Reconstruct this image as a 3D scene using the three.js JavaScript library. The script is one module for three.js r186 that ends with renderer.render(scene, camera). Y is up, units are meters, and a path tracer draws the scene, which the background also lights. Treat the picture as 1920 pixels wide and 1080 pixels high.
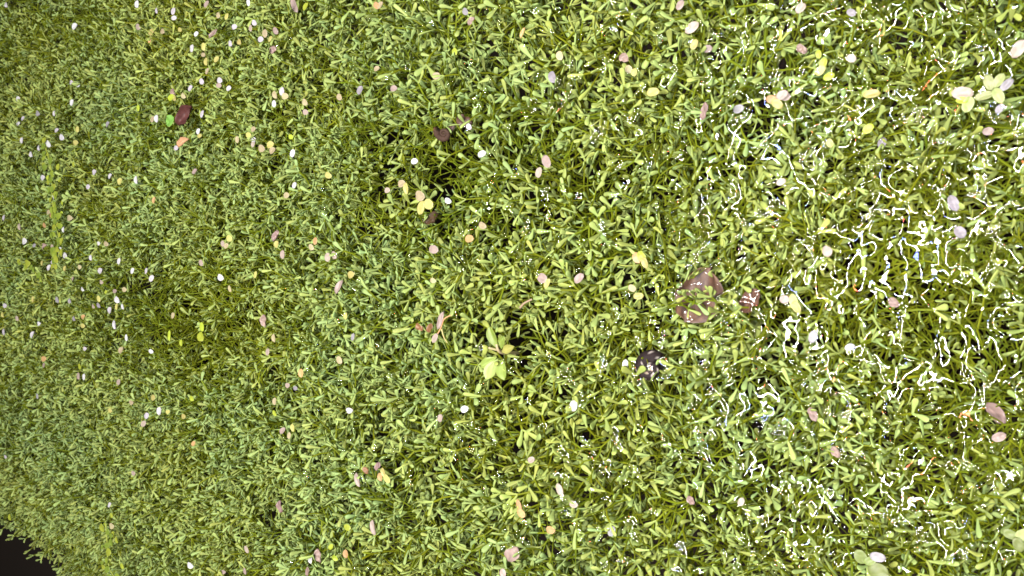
import * as THREE from 'three';
import { RectAreaLightUniformsLib } from 'three/addons/lights/RectAreaLightUniformsLib.js';

// ---------------------------------------------------------------- camera, room light, exposure
const MM = 0.001;
const scene = new THREE.Scene();
const camera = new THREE.PerspectiveCamera(37.35, 16 / 9, 0.01, 20);
camera.position.set(0, 0.2, 0);
camera.up.set(0, 0, -1);
camera.lookAt(-0.2 * Math.tan(31 * Math.PI / 180), 0, 0);
camera.focus = 0.232;
camera.userData.fStop = 45;
scene.background = new THREE.Color(0.013, 0.012, 0.010);      // the dim room round the tank
const renderer = new THREE.WebGLRenderer({ antialias: true });
renderer.toneMapping = THREE.LinearToneMapping;
renderer.toneMappingExposure = 1.0;
renderer.shadowMap.enabled = true;

// ---------------------------------------------------------------- helpers
function rng(seed) {
  let a = seed >>> 0;
  return () => { a = (a + 0x6D2B79F5) | 0; let t = Math.imul(a ^ (a >>> 15), 1 | a); t = (t + Math.imul(t ^ (t >>> 7), 61 | t)) ^ t; return ((t ^ (t >>> 14)) >>> 0) / 4294967296; };
}
const R0 = rng(11);
const between = (r, a, b) => a + (b - a) * r();
const V = (x, y, z) => new THREE.Vector3(x, y, z);
const clamp = (x, a, b) => Math.min(b, Math.max(a, x));
const smooth = (a, b, x) => { const t = clamp((x - a) / (b - a), 0, 1); return t * t * (3 - 2 * t); };
const lattice = (() => { const r = rng(77), t = new Float32Array(65536); for (let i = 0; i < 65536; i++) t[i] = r() * 2 - 1; return t; })();
function noise(x, y) {                                          // value noise, -1 to 1
  const i = Math.floor(x), j = Math.floor(y), fx = x - i, fy = y - j, u = fx * fx * fx * (fx * (fx * 6 - 15) + 10), v = fy * fy * fy * (fy * (fy * 6 - 15) + 10);
  const g = (a, b) => lattice[((a & 255) << 8) | (b & 255)];
  return (g(i, j) * (1 - u) + g(i + 1, j) * u) * (1 - v) + (g(i, j + 1) * (1 - u) + g(i + 1, j + 1) * u) * v;
}
const taken = {};
function numbered(name) { const n = taken[name] = (taken[name] ?? -1) + 1; return n ? name + '_' + String(n).padStart(3, '0') : name; }
function shade(o) { o.traverse(c => { if (c.isMesh) { c.castShadow = true; c.receiveShadow = true; } }); return o; }
function mesh(name, geometry, material, parent) { const m = new THREE.Mesh(geometry, material); m.name = name; parent.add(m); return m; }
function thing(name, label, category, x, y, z, group) {         // a Group at the thing's base; x, y, z in millimetres
  const o = new THREE.Group(); o.name = numbered(name); o.position.set(x * MM, y * MM, z * MM); scene.add(o);
  o.userData = { label, category }; if (group) o.userData.group = group;
  return o;
}
class Mesher {                                                  // collects rings of vertices, in millimetres
  constructor() { this.p = []; this.c = []; this.i = []; }
  vert(v, c) { this.p.push(v.x * MM, v.y * MM, v.z * MM); this.c.push(c[0], c[1], c[2]); return this.p.length / 3 - 1; }
  ring(o, s, n, w, t, k, c) { const a = []; for (let j = 0; j < k; j++) { const q = j / k * Math.PI * 2; a.push(this.vert(o.clone().addScaledVector(s, Math.cos(q) * w).addScaledVector(n, Math.sin(q) * t), c)); } return a; }
  join(a, b) { const k = a.length; for (let j = 0; j < k; j++) { const m = (j + 1) % k; this.i.push(a[j], a[m], b[j], a[m], b[m], b[j]); } }
  fan(a, v, flip) { const k = a.length; for (let j = 0; j < k; j++) { const m = (j + 1) % k; flip ? this.i.push(a[m], a[j], v) : this.i.push(a[j], a[m], v); } }
  geometry() {
    const g = new THREE.BufferGeometry();
    g.setAttribute('position', new THREE.Float32BufferAttribute(this.p, 3));
    g.setAttribute('color', new THREE.Float32BufferAttribute(this.c, 3));
    g.setIndex(this.i); g.computeVertexNormals(); return g;
  }
}

// ---------------------------------------------------------------- materials
const soft = (o) => new THREE.MeshPhysicalMaterial({ vertexColors: true, roughness: 1, thickness: 0, ior: 1.4, ...o });
const M = {
  thallus: soft({ roughness: 0.5, specularIntensity: 0.4 }),
  leaf: soft({ roughness: 0.6, clearcoat: 0.3, clearcoatRoughness: 0.35 }),
  wetLeaf: soft({ roughness: 0.6, clearcoat: 0.12, clearcoatRoughness: 0.3 }),
  shell: soft({ roughness: 0.7, specularIntensity: 0.4 }),
  water: new THREE.MeshPhysicalMaterial({ color: 0xffffff, transmission: 1, thickness: 0, ior: 1.333, roughness: 0 }),
  silt: new THREE.MeshStandardMaterial({ color: new THREE.Color().setRGB(0.016, 0.009, 0.004), roughness: 0.95 }),
  housing: new THREE.MeshStandardMaterial({ color: new THREE.Color().setRGB(0.03, 0.03, 0.032), roughness: 0.5 }),
};

// ---------------------------------------------------------------- the lamp over the tank: rows of square diodes, white with some red and blue
const LAMP = { x: -62, y: 420, z: 0, rows: 3, gap: 88, columns: 21, pitch: 18, wide: 8.5, long: 10.5, radiance: 462 };
RectAreaLightUniformsLib.init();
{
  const L = LAMP, o = thing('aquarium_lamp', 'black aquarium lamp with rows of white, red and blue diodes above the water', 'lamp', L.x, L.y, L.z);
  mesh('housing', new THREE.BoxGeometry((L.rows * L.gap - 60) * MM, 0.018, (L.columns * L.pitch + 16) * MM), M.housing, o).position.y = 0.0105;
  const chip = new THREE.BoxGeometry(L.wide * MM, 0.0012, L.long * MM), glow = { white: [1, 0.975, 0.93], red: [1, 0.09, 0.06], blue: [0.16, 0.22, 1] }, mats = {};
  for (const k in glow) { const c = new THREE.Color().setRGB(...glow[k]); mats[k] = new THREE.MeshStandardMaterial({ color: c, emissive: c, emissiveIntensity: 4, roughness: 0.4 }); }
  for (let row = 0; row < L.rows; row++) for (let k = 0; k < L.columns; k++) {
    const code = (k * 3 + row * 8) % 13, kind = code === 4 ? 'red' : code === 9 ? 'blue' : 'white';
    const x = (row - (L.rows - 1) / 2) * L.gap * MM, z = (k - (L.columns - 1) / 2) * L.pitch * MM;
    mesh('diode', chip, mats[kind], o).position.set(x, 0.0006, z);
    const l = new THREE.RectAreaLight(new THREE.Color().setRGB(...glow[kind]), L.radiance * (kind === 'white' ? 1 : 0.42), L.wide * MM, L.long * MM);
    l.name = 'diode_light'; l.rotation.x = -Math.PI / 2; l.position.set(L.x * MM + x, L.y * MM - 0.0006, L.z * MM + z); l.castShadow = true; scene.add(l);
  }
  shade(o);
}

// ---------------------------------------------------------------- tank bottom
{
  const g = new THREE.PlaneGeometry(1.6, 1.6, 90, 90); g.rotateX(-Math.PI / 2);
  const p = g.attributes.position;
  for (let i = 0; i < p.count; i++) p.setY(i, (noise(p.getX(i) * 60, p.getZ(i) * 60) * 2.5 + noise(p.getX(i) * 17, p.getZ(i) * 17) * 5) * MM);
  g.computeVertexNormals();
  const o = new THREE.Mesh(g, M.silt); o.name = 'tank_bottom'; o.position.set(-0.15, -0.2, 0); scene.add(o);
  o.userData = { kind: 'structure', label: 'dark brown silt on the bottom under the water' }; shade(o);
}

// ---------------------------------------------------------------- shape of the mat
const THIN = [   // thinner, lower places in the mat: x, z, radius x, radius z, lower by, share that is left
  [-157, -38, 20, 13, 3.5, 0.25], [-166, -23, 20, 12, 3.5, 0.3], [-193, -56, 26, 14, 3, 0.5], [-146, -45, 7, 6, 7, 0.0], [-139, -48, 6, 4, 5, 0.2], [-268, 12, 50, 24, 4.5, 0.2], [-215, -10, 25, 9, 3, 0.6],
  [-14, 1, 20, 17, 5, 0.15], [-4, 22, 12, 14, 4, 0.3], [-42, 58, 13, 9, 5, 0.25], [-22, 55, 18, 10, 3.5, 0.35], [-30, -16, 13, 9, 3, 0.55],
  [-127, 13.5, 12.5, 9.5, 16, 0.0], [-81, 20, 6, 5, 7, 0.0], [-69, 2, 6, 6, 0.9, 0.75], [-56, 3, 3.5, 4, 1.5, 0.6], [-258.5, -62, 8, 6, 5, 0.05], [-352, -112, 55, 22, 3, 0.45], [-5, -40, 8, 8, 3, 0.5],
  [-110, -33, 7, 4, 4, 0.45], [-100, 34, 7, 4, 3, 0.6], [-52, 22, 8, 5, 3.5, 0.5], [-92, -20, 5, 4, 3, 0.5],
];
function thin(x, z) { let low = 0, keep = 1; for (const [a, b, rx, rz, d, k] of THIN) { const q = Math.hypot((x - a) / rx, (z - b) / rz); if (q < 1.5) { const f = 1 - smooth(0.6, 1.4, q); low += d * f; keep *= 1 - (1 - k) * f; } }
  const f = smooth(0.1, 0.6, noise(x / 24 + 50, z / 19 + 21) + 0.35 * noise(x / 9, z / 9 + 80)); return [low + 1.7 * f, keep * (1 - 0.4 * f)]; }
const edge = (x, z) => (x + 376) * -0.34 + (z - 124) * 0.94 + noise(x / 9, z / 9 + 40) * 4 + noise(x / 28, z / 28) * 4;   // past 0 the mat has ended
function top(x, z) {                                            // height of the mat's upper tips, mm
  const e = edge(x, z), d = smooth(-75, 0, e);
  return 0.7 + noise(x / 13 + 5, z / 13) * 1.8 + noise(x / 30, z / 30 + 9) * 1.4 + 0.9 * smooth(-150, -60, x) - thin(x, z)[0] - d * d * 24;
}

// ---------------------------------------------------------------- the plant: flat green ribbons that fork again and again
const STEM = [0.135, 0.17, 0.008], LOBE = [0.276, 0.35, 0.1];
function tinted(c, r, k = 0.12) { const f = 1 + (r() * 2 - 1) * k, h = (r() * 2 - 1) * k * 0.7; return [c[0] * f * (1 + h), c[1] * f, c[2] * f * (1 - h)]; }
function forked(m, r, o, base, dir, plane, tips) {
  const kids = o.kids ?? 6;
  const grow = (p, d, n, level, w) => {
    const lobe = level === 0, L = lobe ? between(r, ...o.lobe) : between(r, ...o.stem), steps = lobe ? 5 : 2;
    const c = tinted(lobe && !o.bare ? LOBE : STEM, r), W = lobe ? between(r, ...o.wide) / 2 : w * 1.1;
    const bend = between(r, -0.5, 0.5) / steps, lift = (lobe ? between(r, -0.9, 0.5) : between(r, -0.25, 0.25)) / steps;
    let q = p.clone(), dd = d.clone(), nn = n.clone();
    const at = lobe ? [0, 0.3, 0.55, 0.76, 0.92] : [0, 0.5, 1], k = lobe ? 6 : 5;
    let last = null, prev = 0;
    const side = V(0, 0, 0);
    at.forEach((t, j) => {
      if (j) { q = q.clone().addScaledVector(dd, (t - prev) * L); dd.applyAxisAngle(nn, bend); side.crossVectors(nn, dd).normalize(); dd.applyAxisAngle(side, lift); nn.applyAxisAngle(side, lift); prev = t; }
      side.crossVectors(nn, dd).normalize();
      const f = lobe ? w + (W - w) * smooth(0.1, 0.8, t) * (t > 0.9 ? 0.6 : 1) : w + (W - w) * t;
      const ring = m.ring(q, side, nn, f, Math.max(f * (lobe ? 0.36 : 0.58), 0.13), k, c);
      if (last) m.join(last, ring); last = ring;
      if (lobe && tips && j >= 2) tips.push([q.x, q.y, q.z, f]);
    });
    if (lobe) { m.fan(last, m.vert(q.clone().addScaledVector(dd, L * 0.07), c)); return; }
    m.fan(last, m.vert(q.clone().addScaledVector(dd, 0.1), c));
    const a = between(r, 0.3, 0.68), b = between(r, 0.3, 0.68);
    for (const [sgn, ang] of [[1, a], [-1, b]]) {
      const d2 = dd.clone().applyAxisAngle(nn, sgn * ang), n2 = nn.clone().applyAxisAngle(d2, between(r, -0.9, 0.9));
      grow(q.clone().addScaledVector(dd, -0.12), d2, n2, level - 1 > 0 && r() < (o.early ?? 0.25) ? 0 : level - 1, W * 0.88);
    }
  };
  grow(base, dir, plane, o.levels, o.w / 2);
}
const DENSE = { levels: 2, stem: [3.6, 7.4], lobe: [2.4, 4.8], wide: [1.05, 1.62], w: 0.58, early: 0.3 };
const BARE = { levels: 3, stem: [3.6, 6.5], lobe: [2.4, 4.4], wide: [0.5, 0.85], w: 0.5, early: 0.3, bare: true };
const LONG = { levels: 2, stem: [6.5, 12.5], lobe: [2.8, 5], wide: [0.95, 1.4], w: 0.52, early: 0.35 };
function sprig(seed, n, spread, o) {
  const m = new Mesher(), r = rng(seed), tips = [];
  for (let k = 0; k < n; k++) {
    const az = (k + r() * 0.8) / n * 6.283, tilt = n > 1 ? between(r, 0.15, 0.75) : 0.1, q = between(r, 0.2, 1) * spread;
    const d = V(Math.cos(az) * Math.sin(tilt), Math.cos(tilt), Math.sin(az) * Math.sin(tilt));
    const n0 = V(between(r, -1, 1), between(r, -1, 1), between(r, -1, 1)).cross(d).normalize();
    forked(m, r, o, V(Math.cos(az) * q, between(r, -1.5, 1), Math.sin(az) * q), d, n0, tips);
  }
  const g = m.geometry(); g.computeBoundingBox();
  return { g, tips, high: g.boundingBox.max.y / MM };
}
const mat = thing('crystalwort_mat', 'floating mat of bright green forked crystalwort ribbons filling the picture', 'aquatic plant', -120, -12, 0);
const inMat = m => m.premultiply(new THREE.Matrix4().makeTranslation(0.12, 0.012, 0));
const pierced = [];                                             // where tips reach the water: x, z, half width, height
const small = x => (0.78 + 0.24 * smooth(-260, -110, x)) * (1 - 0.14 * smooth(-90, -25, x));
const q1 = new THREE.Quaternion(), q2 = new THREE.Quaternion(), e1 = new THREE.Euler();
function pose(r, x, z, yTop, high, lean, size) {
  e1.set(0, r() * 6.283, 0); q1.setFromEuler(e1);
  q2.setFromAxisAngle(lean.axis, lean.angle); q2.multiply(q1);
  const up = V(0, high * size, 0).applyQuaternion(q2);
  const s = V(size * between(r, 0.9, 1.12), size * between(r, 0.88, 1.08), size * between(r, 0.9, 1.12));
  return new THREE.Matrix4().compose(V((x - up.x * 0.6) * MM, (yTop - up.y) * MM, (z - up.z * 0.6) * MM), q2, s);
}
function leanAt(r, x, z, most) {
  const e = smooth(-50, 0, edge(x, z)), az = r() * 6.283, a = between(r, 0.05, most);
  const dx = Math.cos(az) * a - 0.34 * e * 1.5, dz = Math.sin(az) * a + 0.94 * e * 1.5, l = Math.hypot(dx, dz) || 1;
  return { axis: V(dz / l, 0, -dx / l), angle: Math.min(l, 1.9) };
}
function note(tips, m) { const v = V(); for (const [x, y, z, f] of tips) { v.set(x * MM, y * MM, z * MM).applyMatrix4(m); if (v.y > -0.0022) pierced.push([v.x / MM, v.z / MM, f, v.y / MM]); } }
const inView = (x, z) => x > -420 && x < 22 && Math.abs(z) < 72 - x * 0.205;
function tone(r, x, z) {                                        // patches of yellower and of bluer plants
  const p = noise(x / 22 + 3, z / 22 + 60) * 0.5 + (r() - 0.5) * 0.7, f = 1 + (r() - 0.5) * 0.24;
  return [f * (1 + p * 0.14), f * (1 + p * 0.02), f * (1 - p * 0.28)];
}
function carpet(name, sp, layers, seed, label) {
  const r = rng(seed), ms = [], cs = [];
  for (const [gap, down, wob, most, useKeep, size, cond] of layers)
    for (let x = -420; x < 24; x += gap * small(x)) for (let z = -165; z < 165; z += gap * small(x)) {
      const px = x + (r() - 0.5) * gap * 1.3, pz = z + (r() - 0.5) * gap * 1.3, roll = r();
      if (!inView(px, pz) || edge(px, pz) > 0) continue;
      const [low, keep] = thin(px, pz);
      if (roll > 1 - (1 - keep) * useKeep || (low > 7 && keep < 0.12) || (cond && !cond(px, pz, keep, r))) continue;
      const m = pose(r, px, pz, top(px, pz) + (down > 4 && px > -60 ? low * 0.6 : 0) - down - r() * wob, sp.high, leanAt(r, px, pz, most), size * small(px) * between(r, 0.82, 1.2));
      if (down < 3) note(sp.tips, m);
      ms.push(inMat(m)); cs.push(tone(r, px, pz));
    }
  const im = new THREE.InstancedMesh(sp.g, M.thallus, ms.length); im.name = name;
  ms.forEach((m, k) => { im.setMatrixAt(k, m); im.setColorAt(k, new THREE.Color().setRGB(...cs[k])); });
  im.userData = { kind: 'stuff', label }; im.castShadow = im.receiveShadow = true; mat.add(im);
  console.log(name, ms.length, sp.g.index.count / 3);
}
const near = (x, z) => smooth(-70, -20, x);
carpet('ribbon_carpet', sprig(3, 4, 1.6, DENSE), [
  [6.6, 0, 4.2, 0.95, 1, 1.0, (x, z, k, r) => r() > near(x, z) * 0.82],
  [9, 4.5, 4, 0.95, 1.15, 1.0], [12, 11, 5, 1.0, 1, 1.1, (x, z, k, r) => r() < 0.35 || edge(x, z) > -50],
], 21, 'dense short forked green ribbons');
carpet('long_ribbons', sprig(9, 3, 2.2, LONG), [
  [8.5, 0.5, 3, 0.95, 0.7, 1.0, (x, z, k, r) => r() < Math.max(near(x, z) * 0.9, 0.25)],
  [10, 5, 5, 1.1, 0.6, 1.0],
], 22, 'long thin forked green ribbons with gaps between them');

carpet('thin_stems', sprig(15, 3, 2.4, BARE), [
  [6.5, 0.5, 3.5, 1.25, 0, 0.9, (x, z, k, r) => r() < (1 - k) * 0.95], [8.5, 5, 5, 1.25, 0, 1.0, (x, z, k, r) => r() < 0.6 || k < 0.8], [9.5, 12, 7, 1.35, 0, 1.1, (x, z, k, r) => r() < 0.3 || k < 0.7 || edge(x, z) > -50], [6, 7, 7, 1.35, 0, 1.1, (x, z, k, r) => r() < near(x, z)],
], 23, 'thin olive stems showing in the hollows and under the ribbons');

// the 300 ribbons that stand nearest to the camera, each a part of its own
{
  const r = rng(31), kinds = [];
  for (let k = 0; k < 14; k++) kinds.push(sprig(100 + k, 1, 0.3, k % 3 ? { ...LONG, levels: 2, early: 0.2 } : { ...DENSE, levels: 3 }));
  const mats = []; for (let k = 0; k < 8; k++) { const c = M.thallus.clone(); c.color.setRGB(...tone(r, k * 40, k * 23)); mats.push(c); }
  let n = 0;
  while (n < 300) {
    const x = n < 22 ? between(r, -77, -53) : 14 - Math.pow(r(), 1.2) * 110, z = n < 22 ? between(r, -6, 9) : between(r, -1, 1) * (62 - x * 0.2);
    if (!inView(x, z)) continue;
    const sp = kinds[n % 14], m = pose(r, x, z, 1.1 - r() * 1.5, sp.high, leanAt(r, x, z, 1.15), between(r, 0.85, 1.15));
    note(sp.tips, m);
    const b = mesh('branch', sp.g, mats[n % 8], mat); inMat(m).decompose(b.position, b.quaternion, b.scale); n++;
  }
}
shade(mat);

// ---------------------------------------------------------------- water, drawn up round every tip that reaches it
{
  const xs = []; for (let x = 26; x > -425;) { xs.push(x); x -= x > -150 ? 0.3 : x > -210 ? 0.45 : 0.9; }
  const dz = 0.3, zs = []; for (let z = -160; z <= 160;) { zs.push(z); z += Math.abs(z) < 84 ? dz : 0.9; }
  const nx = xs.length, nz = zs.length, s = new Float32Array(nx * nz);
  const find = (a, v, up) => { let lo = 0, hi = a.length - 1; while (lo < hi) { const k = (lo + hi) >> 1; (up ? a[k] < v : a[k] > v) ? lo = k + 1 : hi = k; } return lo; };
  const ripple = (x, z) => noise(x * 0.153 + z * 0.121, z * 0.153 - x * 0.121) * 0.05 + noise(x * 0.061 - z * 0.2 + 30, z * 0.061 + x * 0.2) * 0.04 + noise(x * 0.33 + z * 0.21, z * 0.33 - x * 0.21) * 0.075 + noise(x * 0.27 + z * 0.09 + 11, z * 0.27 - x * 0.09 + 5) * 0.06;
  const REACH = 4.2, FALL = 0.85;
  for (const [x, z, w, y] of pierced) {
    const amp = y > -0.2 ? clamp(y + 0.5, 0.3, 1.3) : 0.3 * smooth(-2.2, -0.2, y);
    for (let i = find(xs, x + REACH, false); i < nx && xs[i] > x - REACH; i++) for (let j = find(zs, z - REACH, true); j < nz && zs[j] < z + REACH; j++) {
      const q = Math.max(0, Math.hypot(xs[i] - x, zs[j] - z) - w * 0.5), d = Math.sqrt(q * q + 0.06) - 0.245, e = amp * Math.exp(-d / FALL) * (1 - smooth(2, 3.9, d)); s[i * nz + j] += e * e * e;
    }
  }
  const p = new Float32Array(nx * nz * 3), idx = new Uint32Array((nx - 1) * (nz - 1) * 6);
  let k = 0;
  for (let i = 0; i < nx; i++) for (let j = 0; j < nz; j++) {
    const h = 1.7 * (1 - Math.exp(-Math.cbrt(s[i * nz + j]) / 1.7)) + ripple(xs[i], zs[j]);
    p[k++] = xs[i] * MM; p[k++] = h * MM; p[k++] = zs[j] * MM;
  }
  k = 0;
  for (let i = 0; i < nx - 1; i++) for (let j = 0; j < nz - 1; j++) { const a = i * nz + j, b = a + nz; idx[k++] = a; idx[k++] = a + 1; idx[k++] = b; idx[k++] = a + 1; idx[k++] = b + 1; idx[k++] = b; }
  const g = new THREE.BufferGeometry(); g.setAttribute('position', new THREE.BufferAttribute(p, 3)); g.setIndex(new THREE.BufferAttribute(idx, 1)); g.computeVertexNormals();
  const w = new THREE.Mesh(g, M.water); w.name = 'water'; w.userData = { kind: 'structure', label: 'clear still water drawn up round the ribbon tips' }; scene.add(w); w.receiveShadow = true;
  console.log('water', idx.length / 3, 'tips', pierced.length);
}

// ---------------------------------------------------------------- leaf shapes
function leafGeo(seed, o) {                                     // along x from 0 (or centred), y up, closed sheet with thickness
  const r = rng(seed), nu = o.nu ?? 9, nv = o.nv ?? 6, L = o.L, W = o.W / 2, T = o.thick ?? 0.3, m = new Mesher(), off = o.centred ? -L / 2 : 0;
  const ph = r() * 6, rag = o.rag ?? 0;
  const at = (u, v, up) => {
    const wide = o.profile ? o.profile(u) : Math.sqrt(Math.max(0, 1 - Math.pow(2 * u - 1, 2)));
    const w = W * wide * (1 + rag * noise(u * 5 + seed, v > 0 ? 3 : 9)), cup = (o.cup ?? 0) * v * v * wide - (o.curl ?? 0) * (u - 0.4) * (u - 0.4) * L, wav = (o.wave ?? 0) * noise(u * 3 + ph, v * 1.5 + seed);
    const t = T * 0.5 * Math.sqrt(Math.max(0, 1 - v * v)) * (0.3 + 0.7 * Math.min(1, wide * 2));
    return V(off + u * L * (1 + rag * 0.2 * noise(v * 2 + ph, seed)), cup + wav + (up ? t : -t) - (o.rib ?? 0) * Math.exp(-v * v * 40), v * w);
  };
  const base = o.color ?? [1, 1, 1], idx = [[], []];
  for (const s of [0, 1]) for (let i = 0; i <= nu; i++) for (let j = 0; j <= nv; j++) {
    const u = i / nu, v = j / nv * 2 - 1, f = 1 + (o.mottle ?? 0.1) * noise(u * 7 + seed * 3, v * 4) + (o.mottle ?? 0.1) * 0.6 * (r() - 0.5);
    let c = [base[0] * f, base[1] * f, base[2] * f];
    if (o.patch) c = o.patch(u, v, c, r);
    idx[s].push(m.vert(at(u, v, s === 0), c));
  }
  const n1 = nv + 1;
  for (let i = 0; i < nu; i++) for (let j = 0; j < nv; j++) {
    const a = i * n1 + j, [t, b] = idx;
    m.i.push(t[a], t[a + 1], t[a + n1], t[a + 1], t[a + n1 + 1], t[a + n1], b[a], b[a + n1], b[a + 1], b[a + 1], b[a + n1], b[a + n1 + 1]);
  }
  return m.geometry();
}
function stalkGeo(points, w0, w1, color, sides = 6) {
  const m = new Mesher(), c = new THREE.CatmullRomCurve3(points.map(p => V(...p))), n = 10; let last = null;
  for (let k = 0; k <= n; k++) { const p = c.getPoint(k / n), d = c.getTangent(k / n), s = V(0.3, 1, 0.2).cross(d).normalize(), q = s.clone().cross(d), w = w0 + (w1 - w0) * k / n, ring = m.ring(p, s, q, w, w, sides, color); if (last) m.join(last, ring); else m.fan(ring, m.vert(p, color), true); last = ring; if (k === n) m.fan(ring, m.vert(p, color)); }
  return m.geometry();
}

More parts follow.
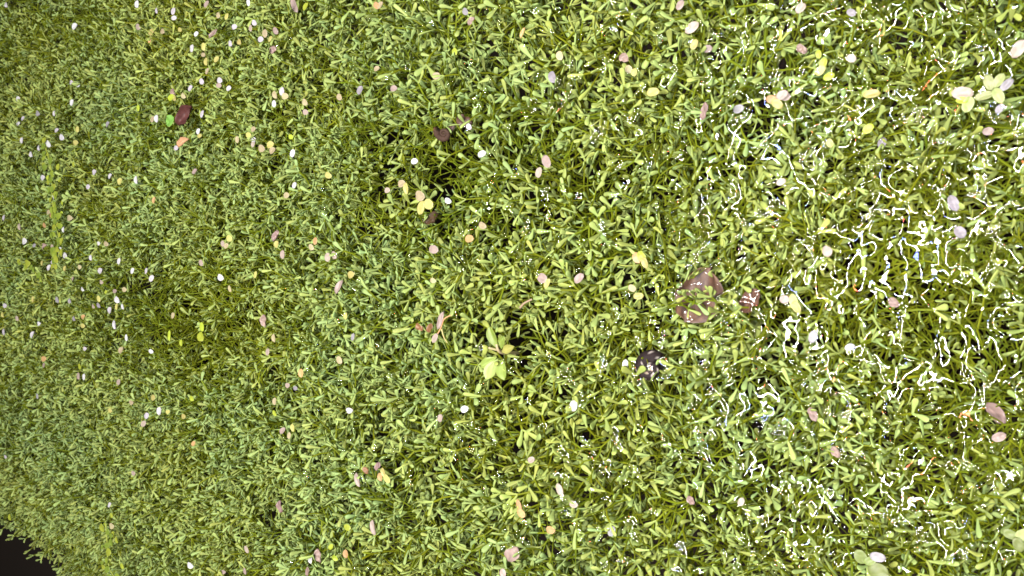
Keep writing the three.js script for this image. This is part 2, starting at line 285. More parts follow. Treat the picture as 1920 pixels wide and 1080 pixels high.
// ---------------------------------------------------------------- floating duckweed, frond by frond: x, z (mm), colour, length (mm), width to length, turn (degrees)
const FRONDS = [
  [-370.1,-120.2,"W",3.1,0.73,53], [-282.2,-105.4,"W",3.4,0.73,76], [-270.8,-101.1,"W",2.5,0.68,80], [-261.5,-99.3,"W",3.1,0.76,-70], [-261.2,-96.8,"W",3,0.64,8],
  [-243.9,-98.8,"P",3.1,0.6,-51], [-237.9,-93.9,"C",2.8,0.76,48], [-233.6,-92.8,"Y",2.7,0.74,-65], [-222.9,-95.9,"W",3.1,0.62,-90], [-201.5,-91.2,"P",6,0.42,70],
  [-196.8,-89.9,"G",3.2,0.64,-51], [-321.2,-103.2,"W",3.5,0.76,-38], [-281.5,-96.8,"P",3.5,0.7,32], [-267.5,-93,"C",2.7,0.77,34], [-273.8,-93.6,"Y",3.5,0.76,-36],
  [-274.7,-91,"O",2.9,0.63,-64], [-258,-92.1,"Y",2.6,0.65,19], [-249.2,-89.2,"W",2.5,0.72,-29], [-229.7,-88.6,"W",2.8,0.75,-3], [-220.1,-88.5,"W",2.8,0.69,37],
  [-221.9,-87,"P",2.6,0.78,-86], [-240.3,-87.9,"T",5,0.5,-30], [-215.1,-84.2,"C",3.2,0.75,-87], [-217.1,-82.5,"W",3.3,0.67,14], [-212.6,-82,"Y",2.5,0.61,-57],
  [-210.2,-84.3,"P",3.5,0.64,46], [-211.4,-78.2,"T",3.4,0.77,-28], [-231.8,-83.3,"W",2.9,0.69,50], [-227.3,-83.2,"Y",2.6,0.73,54], [-245.3,-84.2,"Y",3.4,0.61,80],
  [-245.6,-81.4,"C",2.6,0.66,20], [-243.9,-78.8,"Y",3.4,0.66,76], [-238.7,-78.8,"Y",3,0.66,-33], [-243.4,-75.4,"C",2.7,0.61,-63], [-251.5,-84.5,"W",3.2,0.78,-61],
  [-323.4,-81.4,"W",2.5,0.78,6], [-319.1,-79.9,"W",2.9,0.64,17], [-361.2,-79.2,"W",3.3,0.68,-14], [-335,-70.4,"W",2.6,0.76,-84], [-323,-73.4,"W",3,0.75,-66],
  [-346.7,-71.7,"L",3.2,0.77,23], [-361.2,-68.7,"W",3.3,0.62,-12], [-357.6,-70.6,"W",2.6,0.75,-37], [-319.4,-62.5,"Y",3,0.78,63], [-320.5,-57.3,"Y",3.5,0.68,-2],
  [-299.9,-62.4,"L",3.2,0.69,-38], [-333.5,-63.4,"W",2.9,0.63,-22], [-329.9,-60.3,"W",3.5,0.77,23], [-358.4,-61.6,"W",3,0.66,-74], [-345.9,-57.4,"W",2.8,0.74,66],
  [-339.5,-58.6,"W",4.5,0.6,40], [-351.7,-55.2,"W",2.9,0.74,49], [-339.8,-54.7,"G",3,0.72,47], [-252.3,-70.5,"W",2.9,0.73,-39], [-246.4,-72.2,"W",3,0.74,34],
  [-237.1,-71.4,"W",2.8,0.77,27], [-237.6,-69.7,"P",3.1,0.6,8], [-232.6,-68.1,"W",2.8,0.72,-7], [-261.8,-70.3,"T",3.3,0.72,54], [-256,-68.3,"C",2.8,0.72,43],
  [-210.4,-63.4,"C",3.3,0.66,62], [-207,-64,"W",3.4,0.72,86], [-205.8,-62.3,"C",3.5,0.69,5], [-210.9,-60.5,"W",2.7,0.75,79], [-197,-59.4,"C",3,0.72,40],
  [-196.8,-56.2,"P",2.7,0.74,15], [-182.8,-59.5,"C",2.9,0.71,49], [-246.1,-60.8,"W",3.2,0.6,-61], [-273.2,-61.7,"C",2.9,0.72,-51], [-270.8,-61.7,"W",3.2,0.71,-82],
  [-281.5,-66.7,"G",2.8,0.64,-80], [-248.1,-54.9,"W",2.6,0.66,-57], [-247.5,-53.3,"Y",2.7,0.61,-6], [-260.1,-50.1,"W",2.9,0.71,16], [-228.3,-50.3,"C",2.7,0.76,-90],
  [-220.6,-53,"C",2.9,0.65,-16], [-220.4,-49.4,"W",2.6,0.75,-23], [-220.6,-48,"P",2.5,0.71,-73], [-222.9,-51.3,"Y",3,0.66,15], [-212.6,-47.1,"Y",3.5,0.75,-15],
  [-211.6,-45.1,"C",3.3,0.72,-24], [-203.2,-48.9,"G",2.5,0.71,11], [-216.6,-46.3,"C",3.5,0.77,20], [-202.4,-43.5,"W",3.1,0.71,-65], [-308.3,-44.7,"W",3.1,0.76,-22],
  [-298.6,-42.6,"W",2.9,0.64,-38], [-282.5,-40.2,"W",3.5,0.67,83], [-292.4,-40.2,"Y",3.4,0.71,-43], [-343.2,-45,"W",3.5,0.69,-15], [-312.5,-39.4,"W",2.8,0.78,-1],
  [-339.5,-44.7,"G",2.6,0.69,-68], [-331.3,-43.3,"G",3,0.68,-37], [-332.4,-48.6,"G",3.1,0.75,-88], [-321.6,-49,"G",2.9,0.65,78], [-250,-40.8,"P",3.3,0.64,-42],
  [-201.7,-33.1,"W",2.7,0.78,-37], [-187.4,-35.4,"Y",3.1,0.69,26], [-167.8,-85.4,"O",3.2,0.62,47], [-166.5,-85.3,"C",3,0.66,-37], [-135.4,-78.2,"L",3,0.66,44],
  [-133.6,-75.2,"T",3.1,0.61,-45], [-105.3,-61.5,"C",3,0.76,70], [-107.5,-56.1,"L",4,0.6,70], [-116.7,-69.3,"O",3.5,0.3,-60], [-167.8,-66.3,"C",2.5,0.74,-13],
  [-145.6,-61.3,"C",3.2,0.71,-3], [-139,-67.4,"G",2.7,0.67,63], [-174.3,-60.6,"L",3.3,0.76,-64], [-161.2,-59.5,"P",3,0.7,0], [-85.6,-55.3,"C",2.7,0.75,53],
  [-84.1,-54.3,"Y",2.5,0.73,86], [-79.1,-48.7,"Y",4,0.6,0], [-87,-58.4,"T",3.1,0.77,38], [-72.1,-69.2,"P",3.1,0.67,-61], [-134.3,-45.5,"W",2.6,0.7,44],
  [-129.8,-37.4,"W",3.4,0.62,-12], [-153.5,-37.2,"W",2.8,0.71,-2], [-109.3,-33.8,"P",4.5,0.6,60], [-111.6,-31,"P",3.4,0.67,-80], [-163.7,-29.3,"P",2.7,0.71,1],
  [-69.1,-63.2,"P",4.5,0.6,-30], [-43.5,-63.6,"P",3.1,0.71,-43], [-32.7,-60.8,"L",2.7,0.67,43], [-68.5,-59,"Y",3.2,0.62,-68], [-65.2,-57.5,"P",2.7,0.76,-4],
  [-0.9,-48.2,"P",4.6,0.6,-55], [-43.3,-54.3,"T",3.3,0.61,41], [-39.6,-52.6,"G",2.4,0.63,81], [-38.6,-50.4,"G",3,0.64,-69], [-39.2,-48.9,"Y",3.1,0.66,-48],
  [-37.4,-47.3,"G",3,0.66,-21], [-32.7,-50.7,"P",2.6,0.75,27], [-47,-43.9,"P",2.9,0.75,3], [-57.7,-42.2,"L",3.1,0.73,-19], [-66,-42.6,"T",5,0.42,-80],
  [-28.5,-42.3,"Y",4.2,0.5,0], [-4.2,-36.5,"L",2.6,0.61,-54], [-6.3,-32.1,"P",2.5,0.76,-3], [-37.2,-32.4,"Y",2.5,0.68,70], [-26.4,-31.5,"L",2.9,0.68,-72],
  [-47.9,-24.4,"P",2.7,0.63,-23], [-29.2,-34.8,"G",3.2,0.63,-44], [-335.7,-36.5,"W",2.8,0.63,-38], [-372.1,-29.9,"W",2.7,0.69,-84], [-360,-25.6,"P",3.4,0.67,79],
  [-339.1,-30.7,"C",3.2,0.72,-5], [-336.8,-29.5,"O",3.4,0.62,30], [-342.1,-25.6,"O",2.8,0.72,41], [-324.4,-27.7,"C",3.8,0.7,0], [-328.8,-23.4,"W",2.7,0.64,-86],
  [-356.4,-19.5,"W",3.6,0.85,0], [-349.4,-17.5,"L",2.7,0.61,-18], [-342.5,-16.9,"T",3.5,0.67,-34], [-336.5,-16.6,"P",3,0.65,42], [-331.3,-15.2,"W",3.2,0.63,-47],
  [-327.7,-13,"W",3.2,0.77,26], [-334.3,-13.1,"C",2.9,0.78,-89], [-336.1,-10.3,"W",2.6,0.74,-16], [-343.6,-10.2,"Y",2.5,0.7,88], [-327.7,-7.6,"Y",3,0.66,-73],
  [-318,-8.2,"C",2.6,0.76,-2], [-338.7,-8.2,"W",3.4,0.61,-46], [-329.5,-34.1,"G",2.4,0.67,-79], [-330.2,-29.8,"G",2.6,0.67,-35], [-331.3,-21.4,"G",2.4,0.61,85],
  [-330.6,-18.1,"G",2.5,0.69,-18], [-360.8,-11.2,"G",2.9,0.62,-34], [-310.7,-11.8,"W",2.6,0.7,76], [-293,-10.1,"W",3.1,0.75,-51], [-305.6,-17.2,"W",2.5,0.7,-2],
  [-300.9,-16.9,"C",3.1,0.67,23], [-304.6,-6.6,"W",3.2,0.76,-35], [-285,-6.4,"W",2.9,0.75,-50], [-276.9,-6.3,"W",2.6,0.66,-74], [-273.8,-3.5,"W",3.3,0.75,-34],
  [-323,-3.6,"P",2.6,0.61,-46], [-303.9,-2.3,"P",2.6,0.68,14], [-315.9,0.4,"W",2.7,0.61,36], [-300.9,1.6,"G",2.4,0.64,-39], [-295.6,1.2,"P",2.9,0.62,-14],
  [-289.8,0.6,"C",2.8,0.74,10], [-294,4.4,"W",3.4,0.72,47], [-305.6,4.1,"Y",3.1,0.68,57], [-324.8,4.9,"W",3.2,0.77,41], [-333.1,4.7,"L",3.2,0.65,56],
  [-350.1,4.6,"Y",2.9,0.62,-78], [-309,7,"P",2.7,0.65,32], [-305.6,6.6,"L",2.8,0.61,47], [-294.3,7.1,"Y",3.1,0.6,-81], [-290.8,7,"W",2.6,0.66,65],
  [-298.6,8.5,"W",3.4,0.71,-48], [-315.6,11.3,"O",2.9,0.67,-31], [-321.6,12,"L",2.5,0.71,59], [-295.6,13.9,"W",4.2,0.55,75], [-315.9,14.8,"Y",3.2,0.62,5],
  [-345.9,14.6,"W",2.7,0.73,-10], [-350.5,19.3,"W",3.4,0.74,-69], [-371.3,7.5,"W",2.8,0.76,-7], [-362,12.7,"P",2.9,0.68,48], [-372.1,18.8,"W",3.4,0.7,85],
  [-372.9,11.3,"Y",3.1,0.62,57], [-288.5,18.6,"W",2.9,0.61,86], [-314.5,23.7,"W",2.5,0.7,-3], [-291.7,23.5,"C",3.4,0.67,-51], [-274.1,23.2,"W",2.8,0.64,11],
  [-263.6,17.1,"G",4.5,0.35,85], [-261.8,9.9,"C",2.9,0.74,-47], [-257.2,19.5,"G",2.7,0.64,87], [-236.6,-3.7,"W",3.3,0.75,21], [-232,0.2,"C",2.9,0.63,60],
  [-219.6,-4.4,"Y",3,0.61,-59], [-235.5,-15.2,"P",2.6,0.73,72], [-233.9,-14.4,"C",2.7,0.74,-32], [-232.3,-16.9,"Y",3.2,0.76,22], [-210.2,-17.1,"T",4.5,0.5,-60],
  [-207,-10.9,"P",3.3,0.67,-88], [-209.7,-14.3,"Y",3,0.71,-57], [-192.6,-14.9,"O",2.9,0.66,-85], [-194.3,-13,"C",2.9,0.69,37], [-187.7,-9.7,"P",3.5,0.75,76],
  [-185,-10.3,"P",3.2,0.7,54], [-205.3,-30.1,"C",3.1,0.72,4], [-272.3,-32.1,"O",2.8,0.61,-74], [-246.7,-8.8,"P",2.9,0.7,47], [-215.6,10.9,"T",5,0.5,75],
  [-182.8,-0.3,"P",5.5,0.4,-60], [-210.9,16.4,"C",3.2,0.66,77], [-213.8,21.1,"P",2.8,0.73,-77], [-198.7,27.3,"O",3.3,0.72,82], [-182.8,22.4,"C",3.2,0.75,43],
  [-342.5,28.9,"O",3.5,0.7,-19], [-342.5,31.5,"P",2.5,0.67,-58], [-318.7,34.6,"P",3.2,0.76,74], [-315.2,34.8,"W",3.1,0.67,-70], [-318,30.8,"G",3,0.7,39],
  [-293.3,35.6,"P",2.9,0.76,-52], [-141.4,-25,"W",2.8,0.65,22], [-134.1,-13.9,"O",3.6,0.68,0], [-146.5,-11.2,"P",3.8,0.72,15], [-129.6,-17.5,"C",3.4,0.63,24],
  [-146.7,-2.2,"C",2.7,0.61,12], [-178,-4.1,"Y",3.4,0.73,-15], [-99.6,-2.5,"P",3.8,0.62,-45], [-84.7,0,"C",2.7,0.71,26], [-83,2,"Y",3.2,0.61,-3],
  [-83.4,-7.6,"O",3.5,0.66,63], [-151.7,11.4,"B",3.4,0.64,35], [-147.9,11.6,"B",3.3,0.69,-72], [-177.3,15.1,"L",2.7,0.63,-73], [-86.6,19.3,"W",2.9,0.6,100],
  [-180.1,8.7,"Y",2.7,0.71,-71], [-12.6,-17.7,"L",4.2,0.55,70], [-11.4,-11.6,"L",3.2,0.75,55], [-37.7,-8.3,"P",3.2,0.77,82], [-40.8,11,"L",3.5,0.62,-71],
  [-33,13.1,"W",2.6,0.64,-23], [-24.1,3.1,"T",3,0.72,44], [-370.9,71.7,"W",2.6,0.67,8], [-298.6,46.7,"Y",2.9,0.62,17], [-285.6,42.7,"C",2.9,0.72,-1],
  [-269.3,44.7,"W",3.5,0.77,-77], [-276.6,47,"W",3.3,0.73,-37], [-264.5,44.7,"Y",2.6,0.69,-26], [-272.9,40.1,"Y",3.2,0.77,-21], [-251.5,38.9,"G",2.7,0.69,35],
  [-278.4,50.1,"P",3.3,0.7,-37], [-256,45.6,"Y",2.8,0.75,3], [-250.6,54.8,"O",2.6,0.68,-47], [-207,46.5,"P",3.2,0.61,-41], [-204.1,47.8,"C",2.6,0.69,87],
  [-202.4,45.1,"Y",3,0.67,78], [-210.6,41,"G",2.5,0.66,56], [-204.8,31.6,"P",2.5,0.74,-25], [-201.3,32.3,"L",2.5,0.65,-8], [-210.6,37.2,"C",2.9,0.69,-80],
  [-284.4,69,"P",2.7,0.78,-10], [-298.9,82.7,"W",3,0.62,-40], [-297.3,90.5,"C",3.5,0.72,1], [-297.6,86.5,"G",2.4,0.67,50], [-294.3,95.4,"G",2.8,0.71,72],
  [-296.6,93.7,"G",3,0.71,-84], [-301.6,90.8,"G",2.4,0.74,-16], [-367.2,96.8,"G",3.2,0.75,75], [-291.1,104.7,"G",2.7,0.78,46], [-208.2,71.3,"T",4.5,0.6,80],
  [-223.9,87.7,"P",3.4,0.63,51], [-194.5,86.4,"W",2.9,0.77,89], [-191.3,84.7,"T",5,0.55,75], [-186.3,81.2,"G",2.6,0.68,-41], [-184.5,84.3,"G",2.8,0.65,30],
  [-235.2,97.3,"P",2.6,0.63,-8], [-224.7,95.3,"P",2.6,0.67,72], [-195.9,90.4,"T",3.4,0.64,-87], [-252.3,97.8,"W",3.3,0.77,18], [-347.1,44.4,"L",2.6,0.64,76],
  [-175.2,58.8,"P",5.2,0.42,70], [-167.4,53.8,"T",3.4,0.61,-57], [-172,55.6,"B",2.9,0.65,46], [-169,72.6,"P",5.4,0.4,82], [-144.1,37.5,"P",2.9,0.74,-63],
  [-101.2,30.9,"W",3.5,0.73,-74], [-114,46.4,"P",2.6,0.72,-23], [-105.3,53.3,"P",4,0.55,65], [-101.2,56.7,"P",3.1,0.65,8], [-108,64.4,"O",3.3,0.68,1],
  [-119.9,72.7,"T",6,0.7,-60], [-123,78.5,"P",3,0.72,76], [-180.1,82.4,"O",3,0.73,79], [-90.3,62.2,"L",3.5,0.65,-60], [-178.6,37.8,"W",3.4,0.61,-9],
  [-135.7,34.3,"W",3.2,0.7,-20], [-179.5,74.1,"G",3.3,0.65,9], [-4.9,25.5,"T",6.2,0.45,50], [-4.4,30.3,"P",3.3,0.62,-27], [-40.8,28.5,"T",4,0.5,65],
  [-57.1,50.4,"P",2.6,0.66,-64], [-69.4,51.6,"T",2.8,0.65,51], [-36,36.5,"T",3.2,0.65,59],
];
const PALETTE = {
  W: ['white', [0.43, 0.42, 0.44]], L: ['grey-lilac', [0.23, 0.22, 0.235]], P: ['pale pink', [0.29, 0.232, 0.195]], C: ['cream', [0.33, 0.285, 0.165]], O: ['orange', [0.38, 0.235, 0.10]],
  Y: ['yellow', [0.35, 0.325, 0.10]], G: ['lime green', [0.27, 0.33, 0.028]], K: ['pale green', [0.25, 0.29, 0.11]], D: ['dull green', [0.14, 0.18, 0.045]], T: ['brownish pink', [0.23, 0.16, 0.14]], B: ['rusty brown', [0.16, 0.075, 0.03]],
};
const frondGeo = [], witherGeo = [];
for (let k = 0; k < 6; k++) frondGeo.push(leafGeo(200 + k, { L: 1, W: 1, thick: 0.16, cup: 0.06 + 0.02 * k, centred: true, mottle: 0.12, rag: 0.04, nu: 10, wave: 0.04 }));
for (let k = 0; k < 4; k++) witherGeo.push(leafGeo(300 + k, { L: 1, W: 1, thick: 0.12, cup: 0.14, centred: true, mottle: 0.32, rag: 0.2, wave: 0.16, curl: 0.12 }));
const frondMat = {};
for (const k in PALETTE) { frondMat[k] = []; for (let j = 0; j < 3; j++) { const c = M.leaf.clone(); const f = 0.9 + j * 0.1, b = PALETTE[k][1]; c.color.setRGB(b[0] * f, b[1] * f * (1 + (j - 1) * 0.04), b[2] * f); frondMat[k].push(c); } }
function frondOn(parent, name, x, y, z, c, L, A, deg, r) {
  const k = (c === 'T' || c === 'B') ? witherGeo[Math.floor(r() * 4)] : frondGeo[Math.floor(r() * 6)];
  const f = mesh(name, k, frondMat[c][Math.floor(r() * 3)], parent);
  f.position.set(x * MM, y * MM, z * MM); f.scale.set(L, L * between(r, 0.85, 1.2), L * A);
  f.rotation.set(between(r, -0.12, 0.12), -deg * Math.PI / 180, between(r, -0.12, 0.12), 'YXZ');
  return f;
}
const MARKS = [
  [-258, -62, 'maroon leaf scrap'], [-146, -45, 'coiled brown snail'], [-69, 2, 'red-brown wet leaf'], [-81, 20, 'dark speckled snail'], [-124, 16, 'seedling'],
  [-149, -25, 'orange and yellow trio'], [-335, -30, 'lime trailing plant'], [-5, -41, 'pale rosette'], [-29, 60, 'round green leaves'], [-143, 11, 'orange-stemmed sprig'],
  [-245, 15, 'bright lime pair'], [-300, 95, 'trailing plant near the corner'], [-165, 56, 'yellow and orange trio'], [-117, 60, 'orange frond pair'],
];
function whereIs(x, z) {
  let best = null, d = 1e9;
  for (const m of MARKS) { const q = Math.hypot(m[0] - x, m[1] - z); if (q < d) { d = q; best = m; } }
  const dx = x - best[0], dz = z - best[1], far = d > 45 ? 'far ' : d > 16 ? '' : 'close ', ax = Math.abs(dx), az = Math.abs(dz);
  const to = ax > 2 * az ? (dx < 0 ? 'left of' : 'right of') : az > 2 * ax ? (dz < 0 ? 'above' : 'below') : (dz < 0 ? 'above and ' : 'below and ') + (dx < 0 ? 'left of' : 'right of');
  return far + to + ' the ' + best[2];
}
{
  const r = rng(41), made = [];
  for (const [x, z, c, L, A, deg] of FRONDS) {
    const f = frondOn(scene, numbered('duckweed_frond'), x, x < -190 ? 0.5 : 0.1, z, c, L * 0.88, A, deg, r);
    const size = L > 4.4 ? 'long ' : L > 3.7 ? 'large ' : A > 0.72 ? 'roundish ' : A < 0.65 ? 'slim ' : '';
    f.userData = { label: size + PALETTE[c][0] + ' duckweed frond ' + whereIs(x, z), category: 'duckweed', group: 'duckweed fronds floating on the mat' };
    shade(f); made.push(f);
  }
  // where several would read alike, say which of them it is
  const alike = {}; for (const f of made) (alike[f.userData.label] ??= []).push(f);
  const order = ['leftmost', 'second', 'third', 'fourth', 'fifth', 'sixth'];
  for (const l in alike) { const s = alike[l]; if (s.length < 2) continue; s.sort((a, b) => a.position.x - b.position.x); s.forEach((f, k) => { f.userData.label = (k === 0 ? 'leftmost ' : k === s.length - 1 ? 'rightmost ' : s.length === 3 ? 'middle ' : order[k] + ' from left ') + l; }); }
}
// fronds still joined together
function colony(label, x, z, parts, seed, y = 1.05) {
  const o = thing('duckweed_colony', label, 'duckweed', x, y, z, 'duckweed colonies'), r = rng(seed);
  parts.forEach(([dx, dz, c, L, A, deg], k) => frondOn(o, 'frond', dx, k * 0.14, dz, c, L, A, deg, r));
  shade(o); return o;
}
colony('three joined pale orange and yellow fronds over the dark hollow', -149.2, -24.9, [[-1.1, -1.9, 'C', 4, 0.74, 15], [-0.6, 1.6, 'Y', 4.4, 0.6, -65], [2, 0.7, 'Y', 3.6, 0.8, 30]], 1, 1.4);
colony('cream frond joined to an upright yellow one by the orange trio', -156.8, -30.3, [[-0.7, -0.5, 'C', 3, 0.72, -12], [1.2, 1, 'Y', 3.6, 0.52, 85]], 2);
colony('pale pink folded frond joined to a small yellow one mid picture', -109.4, -2.1, [[-0.6, -0.5, 'P', 3.2, 0.8, 30], [0.9, 0.9, 'Y', 3, 0.5, -60]], 3);
colony('yellow-green frond pair close above the large red-brown leaf', -81.7, -7.3, [[0, -0.6, 'G', 3.2, 0.6, 55], [0.9, 1, 'Y', 3, 0.55, 70]], 4);
colony('pale pink and yellow frond pair beside the pale rosette', -10.6, -39.1, [[-0.3, -1.1, 'P', 4.2, 0.62, 10], [0.7, 1.3, 'K', 3.6, 0.6, -70], [-0.4, 0.4, 'G', 2.4, 0.6, 10]], 5);
colony('pale green rosette of five fronds near the upper right corner', -5.2, -40.6, [[-1.8, 1.4, 'K', 3.6, 0.5, -10], [-0.9, -1.3, 'K', 3.6, 0.55, 75], [0.9, -1.4, 'K', 3.2, 0.55, -60], [2.2, -0.3, 'L', 3.2, 0.5, -45], [0.8, 1.7, 'K', 3.6, 0.55, 65]], 6);
colony('yellow, pink and lime frond trio in the upper right part', -48.8, -43.1, [[-1, -0.3, 'O', 2.8, 0.7, 20], [1.4, -1, 'P', 3, 0.66, -25], [0.3, 0.9, 'Y', 3.2, 0.6, 40]], 7);
colony('pale pink frond joined to two upright yellow ones right of the wet leaf', -45, 3.3, [[-1.9, -0.7, 'P', 2.4, 0.8, 0], [0.2, -0.2, 'Y', 3.8, 0.5, 80], [0.8, 1, 'Y', 3, 0.6, 60]], 8);
colony('bright lime pair of round fronds, one above the other', -245.7, 15.3, [[0.2, -1.8, 'G', 3.4, 0.7, 70], [0, 1.6, 'G', 3.6, 0.85, 60]], 9);
colony('lime curled frond pair above the maroon leaf scrap', -261.4, -68.2, [[-0.4, 0, 'G', 3.6, 0.6, -20], [1.3, 0.3, 'Y', 2.6, 0.6, 60]], 10);
colony('yellow and orange fronds beside the pinkish scrap, lower middle', -164, 56.1, [[-1.6, 0.6, 'O', 2.6, 0.7, 70], [-0.2, -0.9, 'Y', 3.2, 0.5, 70], [1.2, 0.7, 'Y', 3.2, 0.66, 40]], 11);
colony('orange frond pair standing close together near the bottom', -116.8, 59.9, [[-0.4, -1, 'O', 3.6, 0.45, 75], [0.3, 1, 'O', 3, 0.7, 30]], 12);
colony('round green leaves overlapping at the bottom edge, right part', -29, 59.7, [[-1.6, -1, 'D', 3.4, 0.75, 60], [2, 1.6, 'D', 4.6, 0.8, 10], [0.4, -0.5, 'D', 3, 0.6, -30], [1.9, -1.6, 'L', 3.4, 0.6, 0]], 13);
colony('dull green frond cluster at the right edge near the bottom', -1.4, 49.9, [[-1, -0.3, 'D', 3, 0.6, 20], [1.2, -0.6, 'K', 3.2, 0.7, -40], [0.4, 1.5, 'D', 3.2, 0.6, 70]], 14);

// ---------------------------------------------------------------- pink fronds on an orange stem, left of the seedling
{
  const o = thing('withered_sprig', 'two pale pink fronds on a bent orange stem left of the seedling', 'plant sprig', -143.5, 1.2, 11.1), r = rng(51);
  mesh('stem', stalkGeo([[-1.6, 0, 3], [0.6, 0.5, 0.4], [1.8, 0.6, -2.2], [4, 0.3, -3.4]], 0.22, 0.2, [0.5, 0.27, 0.12]), M.leaf, o);
  mesh('stem', stalkGeo([[0.8, 0.4, 0.6], [1.6, 0.2, 3.2], [2.4, -0.3, 4.6]], 0.2, 0.16, [0.42, 0.36, 0.14]), M.leaf, o);
  frondOn(o, 'frond', 0.6, 0.5, -1.8, 'P', 5.4, 0.36, -70, r); frondOn(o, 'frond', -1.6, 0.2, 3.3, 'P', 3.4, 0.5, -55, r);
  shade(o);
}
// ---------------------------------------------------------------- the seedling in the dark hole
{
  const o = thing('seedling', 'broad-leaved yellow-green seedling in a dark hole in the mat', 'seedling', -124.2, -1.2, 18.5);
  const obovate = u => Math.pow(Math.sin(Math.PI * Math.pow(u, 1.35)), 0.75);
  const leaf = (seed, L, W, yaw, pitch, color, cup, dx = 0, dz = 0) => { const b = mesh('leaf', leafGeo(seed, { L: L * 0.84, W: W * 0.84, thick: 0.4, cup, curl: 0.06, rib: 0.18, profile: obovate, mottle: 0.1, color, nu: 12, nv: 8, wave: 0.25 }), M.leaf, o); b.position.set(dx * MM, 1.2 * MM, dz * MM); b.rotation.set(0, yaw, pitch, 'YZX'); };
  const lime = [0.21, 0.285, 0.055], pale = [0.25, 0.315, 0.085], olive = [0.16, 0.22, 0.035], gold = [0.26, 0.26, 0.06];
  leaf(401, 8, 4.6, -2.05, 0.25, pale, 0.7, -0.5, 1); leaf(402, 7.4, 4.2, -1.25, 0.3, lime, 1.1, 0.8, 1); leaf(403, 7, 3.4, -2.6, 0.1, lime, 0.8, -0.8, 0.6);
  leaf(404, 8.4, 3.6, 1.9, 0.2, olive, 0.9, -0.4, -1.4); leaf(405, 6.4, 3, 0.35, 0.25, gold, 0.8, 0.6, -0.8); leaf(406, 5.4, 2.6, 1.15, 0.35, olive, 0.6, 0.5, -1.6);
  mesh('stalk', stalkGeo([[0, -9, 0], [-0.4, -3, -0.3], [-0.6, 0.6, -1], [-0.8, 1.6, -3]], 0.6, 0.4, [0.36, 0.29, 0.17]), M.leaf, o);
  mesh('stalk', stalkGeo([[0.2, -7, 0.4], [-2.4, -1, -1.2], [-4, 0.6, -1.8]], 0.4, 0.35, [0.38, 0.34, 0.17]), M.leaf, o);
  shade(o);
}
// ---------------------------------------------------------------- snails
function shellGeo(seed, o) {                                    // a tube wound on a spiral, worn pale where o.worn says so
  const m = new Mesher(), turns = o.turns, n = 30 * turns, k = 18; let last = null;
  for (let i = 0; i <= n; i++) {
    const th = i / 30 * 6.283, g = Math.exp(o.grow * (th - turns * 6.283)), Rr = o.R * g, t = o.tube * g * (1 + 0.03 * Math.sin(th * 9)), ctr = V(Math.cos(th) * Rr, -o.drop * (o.R - Rr), Math.sin(th) * Rr);
    const out = V(Math.cos(th), 0, Math.sin(th)), up = V(0, 1, 0), ring = [];
    for (let j = 0; j < k; j++) { const q = j / k * 6.283, p = ctr.clone().addScaledVector(out, Math.cos(q) * t).addScaledVector(up, Math.sin(q) * t); ring.push(m.vert(p, o.paint(p, i, j))); }
    if (last) m.join(last, ring); else m.fan(ring, m.vert(ctr, o.paint(ctr, 0, 0)), true);
    last = ring; if (i === n) m.fan(ring, m.vert(ctr, [0.02, 0.014, 0.012]));
  }
  return m.geometry();
}
{
  const r = rng(61);
  const o = thing('speckled_snail', 'dark brown domed snail shell with pale specks and a worn pale crown', 'snail', -81.2, -3.4, 20.2);
  const paint = p => { const d = Math.hypot(p.x + 0.2, p.z - 0.2), w = noise(p.x * 2.3 + 9, p.z * 2.3) + noise(p.x * 5, p.z * 5) * 0.5; if (d < 1.1 && p.y > 0 && w > 0.3) return [0.42, 0.31, 0.24]; if (r() < 0.09) return [0.36, 0.31, 0.28]; const f = 0.8 + 0.4 * r(); return [0.021 * f, 0.014 * f, 0.014 * f]; };
  const s = mesh('shell', shellGeo(62, { turns: 4, grow: 0.115, R: 2.8, tube: 2.25, drop: -0.7, paint }), M.shell, o); s.rotation.set(0.12, 0.8, -0.1);
  const f = mesh('foot', leafGeo(63, { L: 7, W: 4, thick: 1.2, centred: true, color: [0.025, 0.02, 0.018], mottle: 0.3 }), M.wetLeaf, o); f.position.y = -2.1 * MM; f.rotation.y = 0.5;
  shade(o);
  const c = thing('coiled_snail', 'flat coiled brown snail shell lying in a gap of the mat', 'snail', -145.3, -3.2, -45.2);
  const brown = p => { const f = 0.75 + 0.5 * r(), edgeP = Math.hypot(p.x, p.z) > 2.9; return edgeP ? [0.115 * f, 0.055 * f, 0.028 * f] : [0.055 * f, 0.032 * f, 0.022 * f]; };
  const cs = mesh('shell', shellGeo(64, { turns: 3, grow: 0.15, R: 2.3, tube: 1.15, drop: -0.12, paint: brown }), M.shell, c); cs.rotation.set(0.35, 2.4, 0.25);
  const cf = mesh('foot', leafGeo(65, { L: 5, W: 2.2, thick: 0.9, centred: true, color: [0.05, 0.028, 0.018], mottle: 0.3 }), M.wetLeaf, c); cf.position.set(1.2 * MM, -1.3 * MM, -1.2 * MM); cf.rotation.y = 0.7;
  shade(c);
}
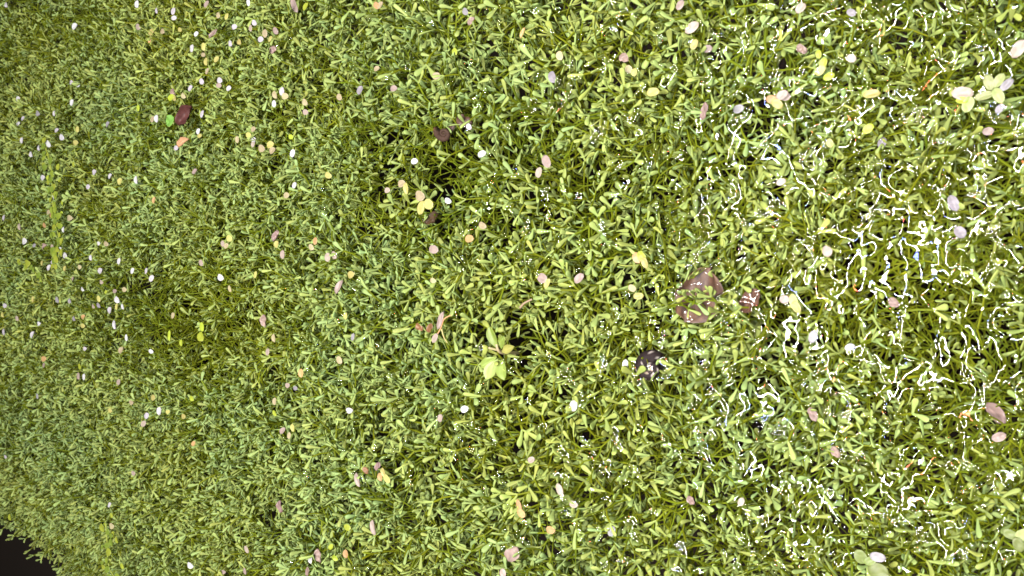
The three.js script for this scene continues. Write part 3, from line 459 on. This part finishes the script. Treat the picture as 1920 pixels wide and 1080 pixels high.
// ---------------------------------------------------------------- dead leaves and scraps caught in the mat
function scrap(name, label, x, y, z, o, yaw, tilt, roll = 0) { const b = mesh(numbered(name), leafGeo(o.seed, { thick: 0.35, nu: 16, nv: 12, ...o }), M.wetLeaf, scene); b.position.set(x * MM, y * MM, z * MM); b.rotation.set(tilt, yaw, roll, 'YXZ'); b.userData = { label, category: 'dead leaf', group: 'dead leaf scraps in the mat' }; shade(b); return b; }
const RB = [0.085, 0.044, 0.027];
const blot = (u, v, c, r) => { const n = noise(u * 6 + 4, v * 4 + 2) + 0.5 * noise(u * 15, v * 11); return n > 0.35 ? [c[0] * 1.5, c[1] * 1.55, c[2] * 1.5] : n < -0.45 ? [c[0] * 0.5, c[1] * 0.45, c[2] * 0.45] : c; };
scrap('dead_leaf', 'large red-brown wet leaf showing through ribbons right of centre', -69.2, -4.2, 1.8, { seed: 501, L: 15, W: 11.5, centred: true, rag: 0.3, wave: 1.3, cup: 0.8, curl: 0.05, mottle: 0.3, color: RB, patch: blot }, 1.1, 0.1, 0.08);
scrap('dead_leaf', 'small dark red leaf piece right of the large red-brown leaf', -56, -3, 3, { seed: 502, L: 6.5, W: 4.6, centred: true, rag: 0.3, wave: 1.2, cup: 0.8, mottle: 0.3, color: [0.09, 0.044, 0.027], patch: blot }, 0.9, -0.1);
scrap('dead_leaf', 'folded maroon leaf scrap in the upper left part', -258.5, -2.4, -61.9, { seed: 503, L: 9, W: 5.6, centred: true, rag: 0.25, wave: 1.4, cup: 2.4, mottle: 0.25, color: [0.085, 0.028, 0.024] }, 0.75, 0.2);
scrap('dead_leaf', 'tan curled leaf scrap below the maroon leaf', -256.4, 0.9, -51.8, { seed: 504, L: 6, W: 2.8, centred: true, rag: 0.2, wave: 0.8, cup: 0.9, mottle: 0.25, color: [0.42, 0.24, 0.13] }, 0.3, 0);
scrap('green_leaf', 'small round green leaf beside the maroon leaf scrap', -263.6, 0.3, -60.2, { seed: 505, L: 4.6, W: 4, centred: true, cup: 0.5, wave: 0.4, mottle: 0.12, color: [0.14, 0.30, 0.05] }, 0.5, 0.1);
scrap('dead_leaf', 'dark brown leaf bit right of the coiled snail', -137.6, -2.6, -48, { seed: 506, L: 5.4, W: 3.4, centred: true, rag: 0.3, wave: 0.9, cup: 0.6, mottle: 0.35, color: [0.07, 0.038, 0.025] }, -0.4, 0.1);
scrap('dead_leaf', 'brown leaf bit lying under the orange and yellow trio', -153, -7.5, -21, { seed: 507, L: 6, W: 3, centred: true, rag: 0.3, wave: 0.8, cup: 0.5, mottle: 0.35, color: [0.06, 0.034, 0.014] }, 0.4, 0);
{
  const s = mesh('dry_stalk', stalkGeo([[-1.8, 0, 1.4], [-0.4, 0.3, 0.2], [2.2, 0.4, -1]], 0.34, 0.26, [0.30, 0.22, 0.14]), M.leaf, scene);
  s.position.set(-115.5 * MM, 0.6 * MM, 4 * MM); s.userData = { label: 'short dry tan stalk lying above the seedling', category: 'plant stalk' }; shade(s);
}
// ---------------------------------------------------------------- small-leaved lime plants trailing over the mat at far left
function trailing(label, path, n, seed) {
  const r = rng(seed), [x0, z0] = path[0], o = thing('trailing_plant', label, 'trailing plant', x0, 0.6, z0);
  const pts = path.map(([x, z]) => [x - x0, r() * 0.5, z - z0]), c = new THREE.CatmullRomCurve3(pts.map(p => V(...p)));
  mesh('stem', stalkGeo(pts, 0.3, 0.2, [0.22, 0.27, 0.03]), M.leaf, o);
  for (let k = 0; k < n; k++) { const p = c.getPoint((k + 0.5) / n), c2 = r() < 0.55 ? 'G' : 'Y'; const f = frondOn(o, 'leaf', p.x + between(r, -4, 4), p.y + 0.5, p.z + between(r, -1.2, 1.2), c2, between(r, 2.2, 3.6), between(r, 0.55, 0.85), r() * 180, r); f.material = LIMES[Math.floor(r() * 3)]; }
  shade(o);
}
const LIMES = [[0.17, 0.23, 0.022], [0.22, 0.26, 0.025], [0.13, 0.19, 0.02]].map(c => { const m = M.leaf.clone(); m.color.setRGB(...c); return m; });
trailing('lime trailing plant with tiny round leaves running down the left part', [[-342, -60], [-337, -48], [-336, -36], [-334, -27], [-331, -18], [-333, -8]], 44, 71);
trailing('lime trailing plant with small leaves near the dark lower left corner', [[-301, 90], [-300, 98], [-299, 106], [-293, 112]], 14, 72);
trailing('short lime trailing plant below the orange frond at the left edge', [[-357, -10], [-350, -9], [-346, -4]], 9, 73);

renderer.render(scene, camera);
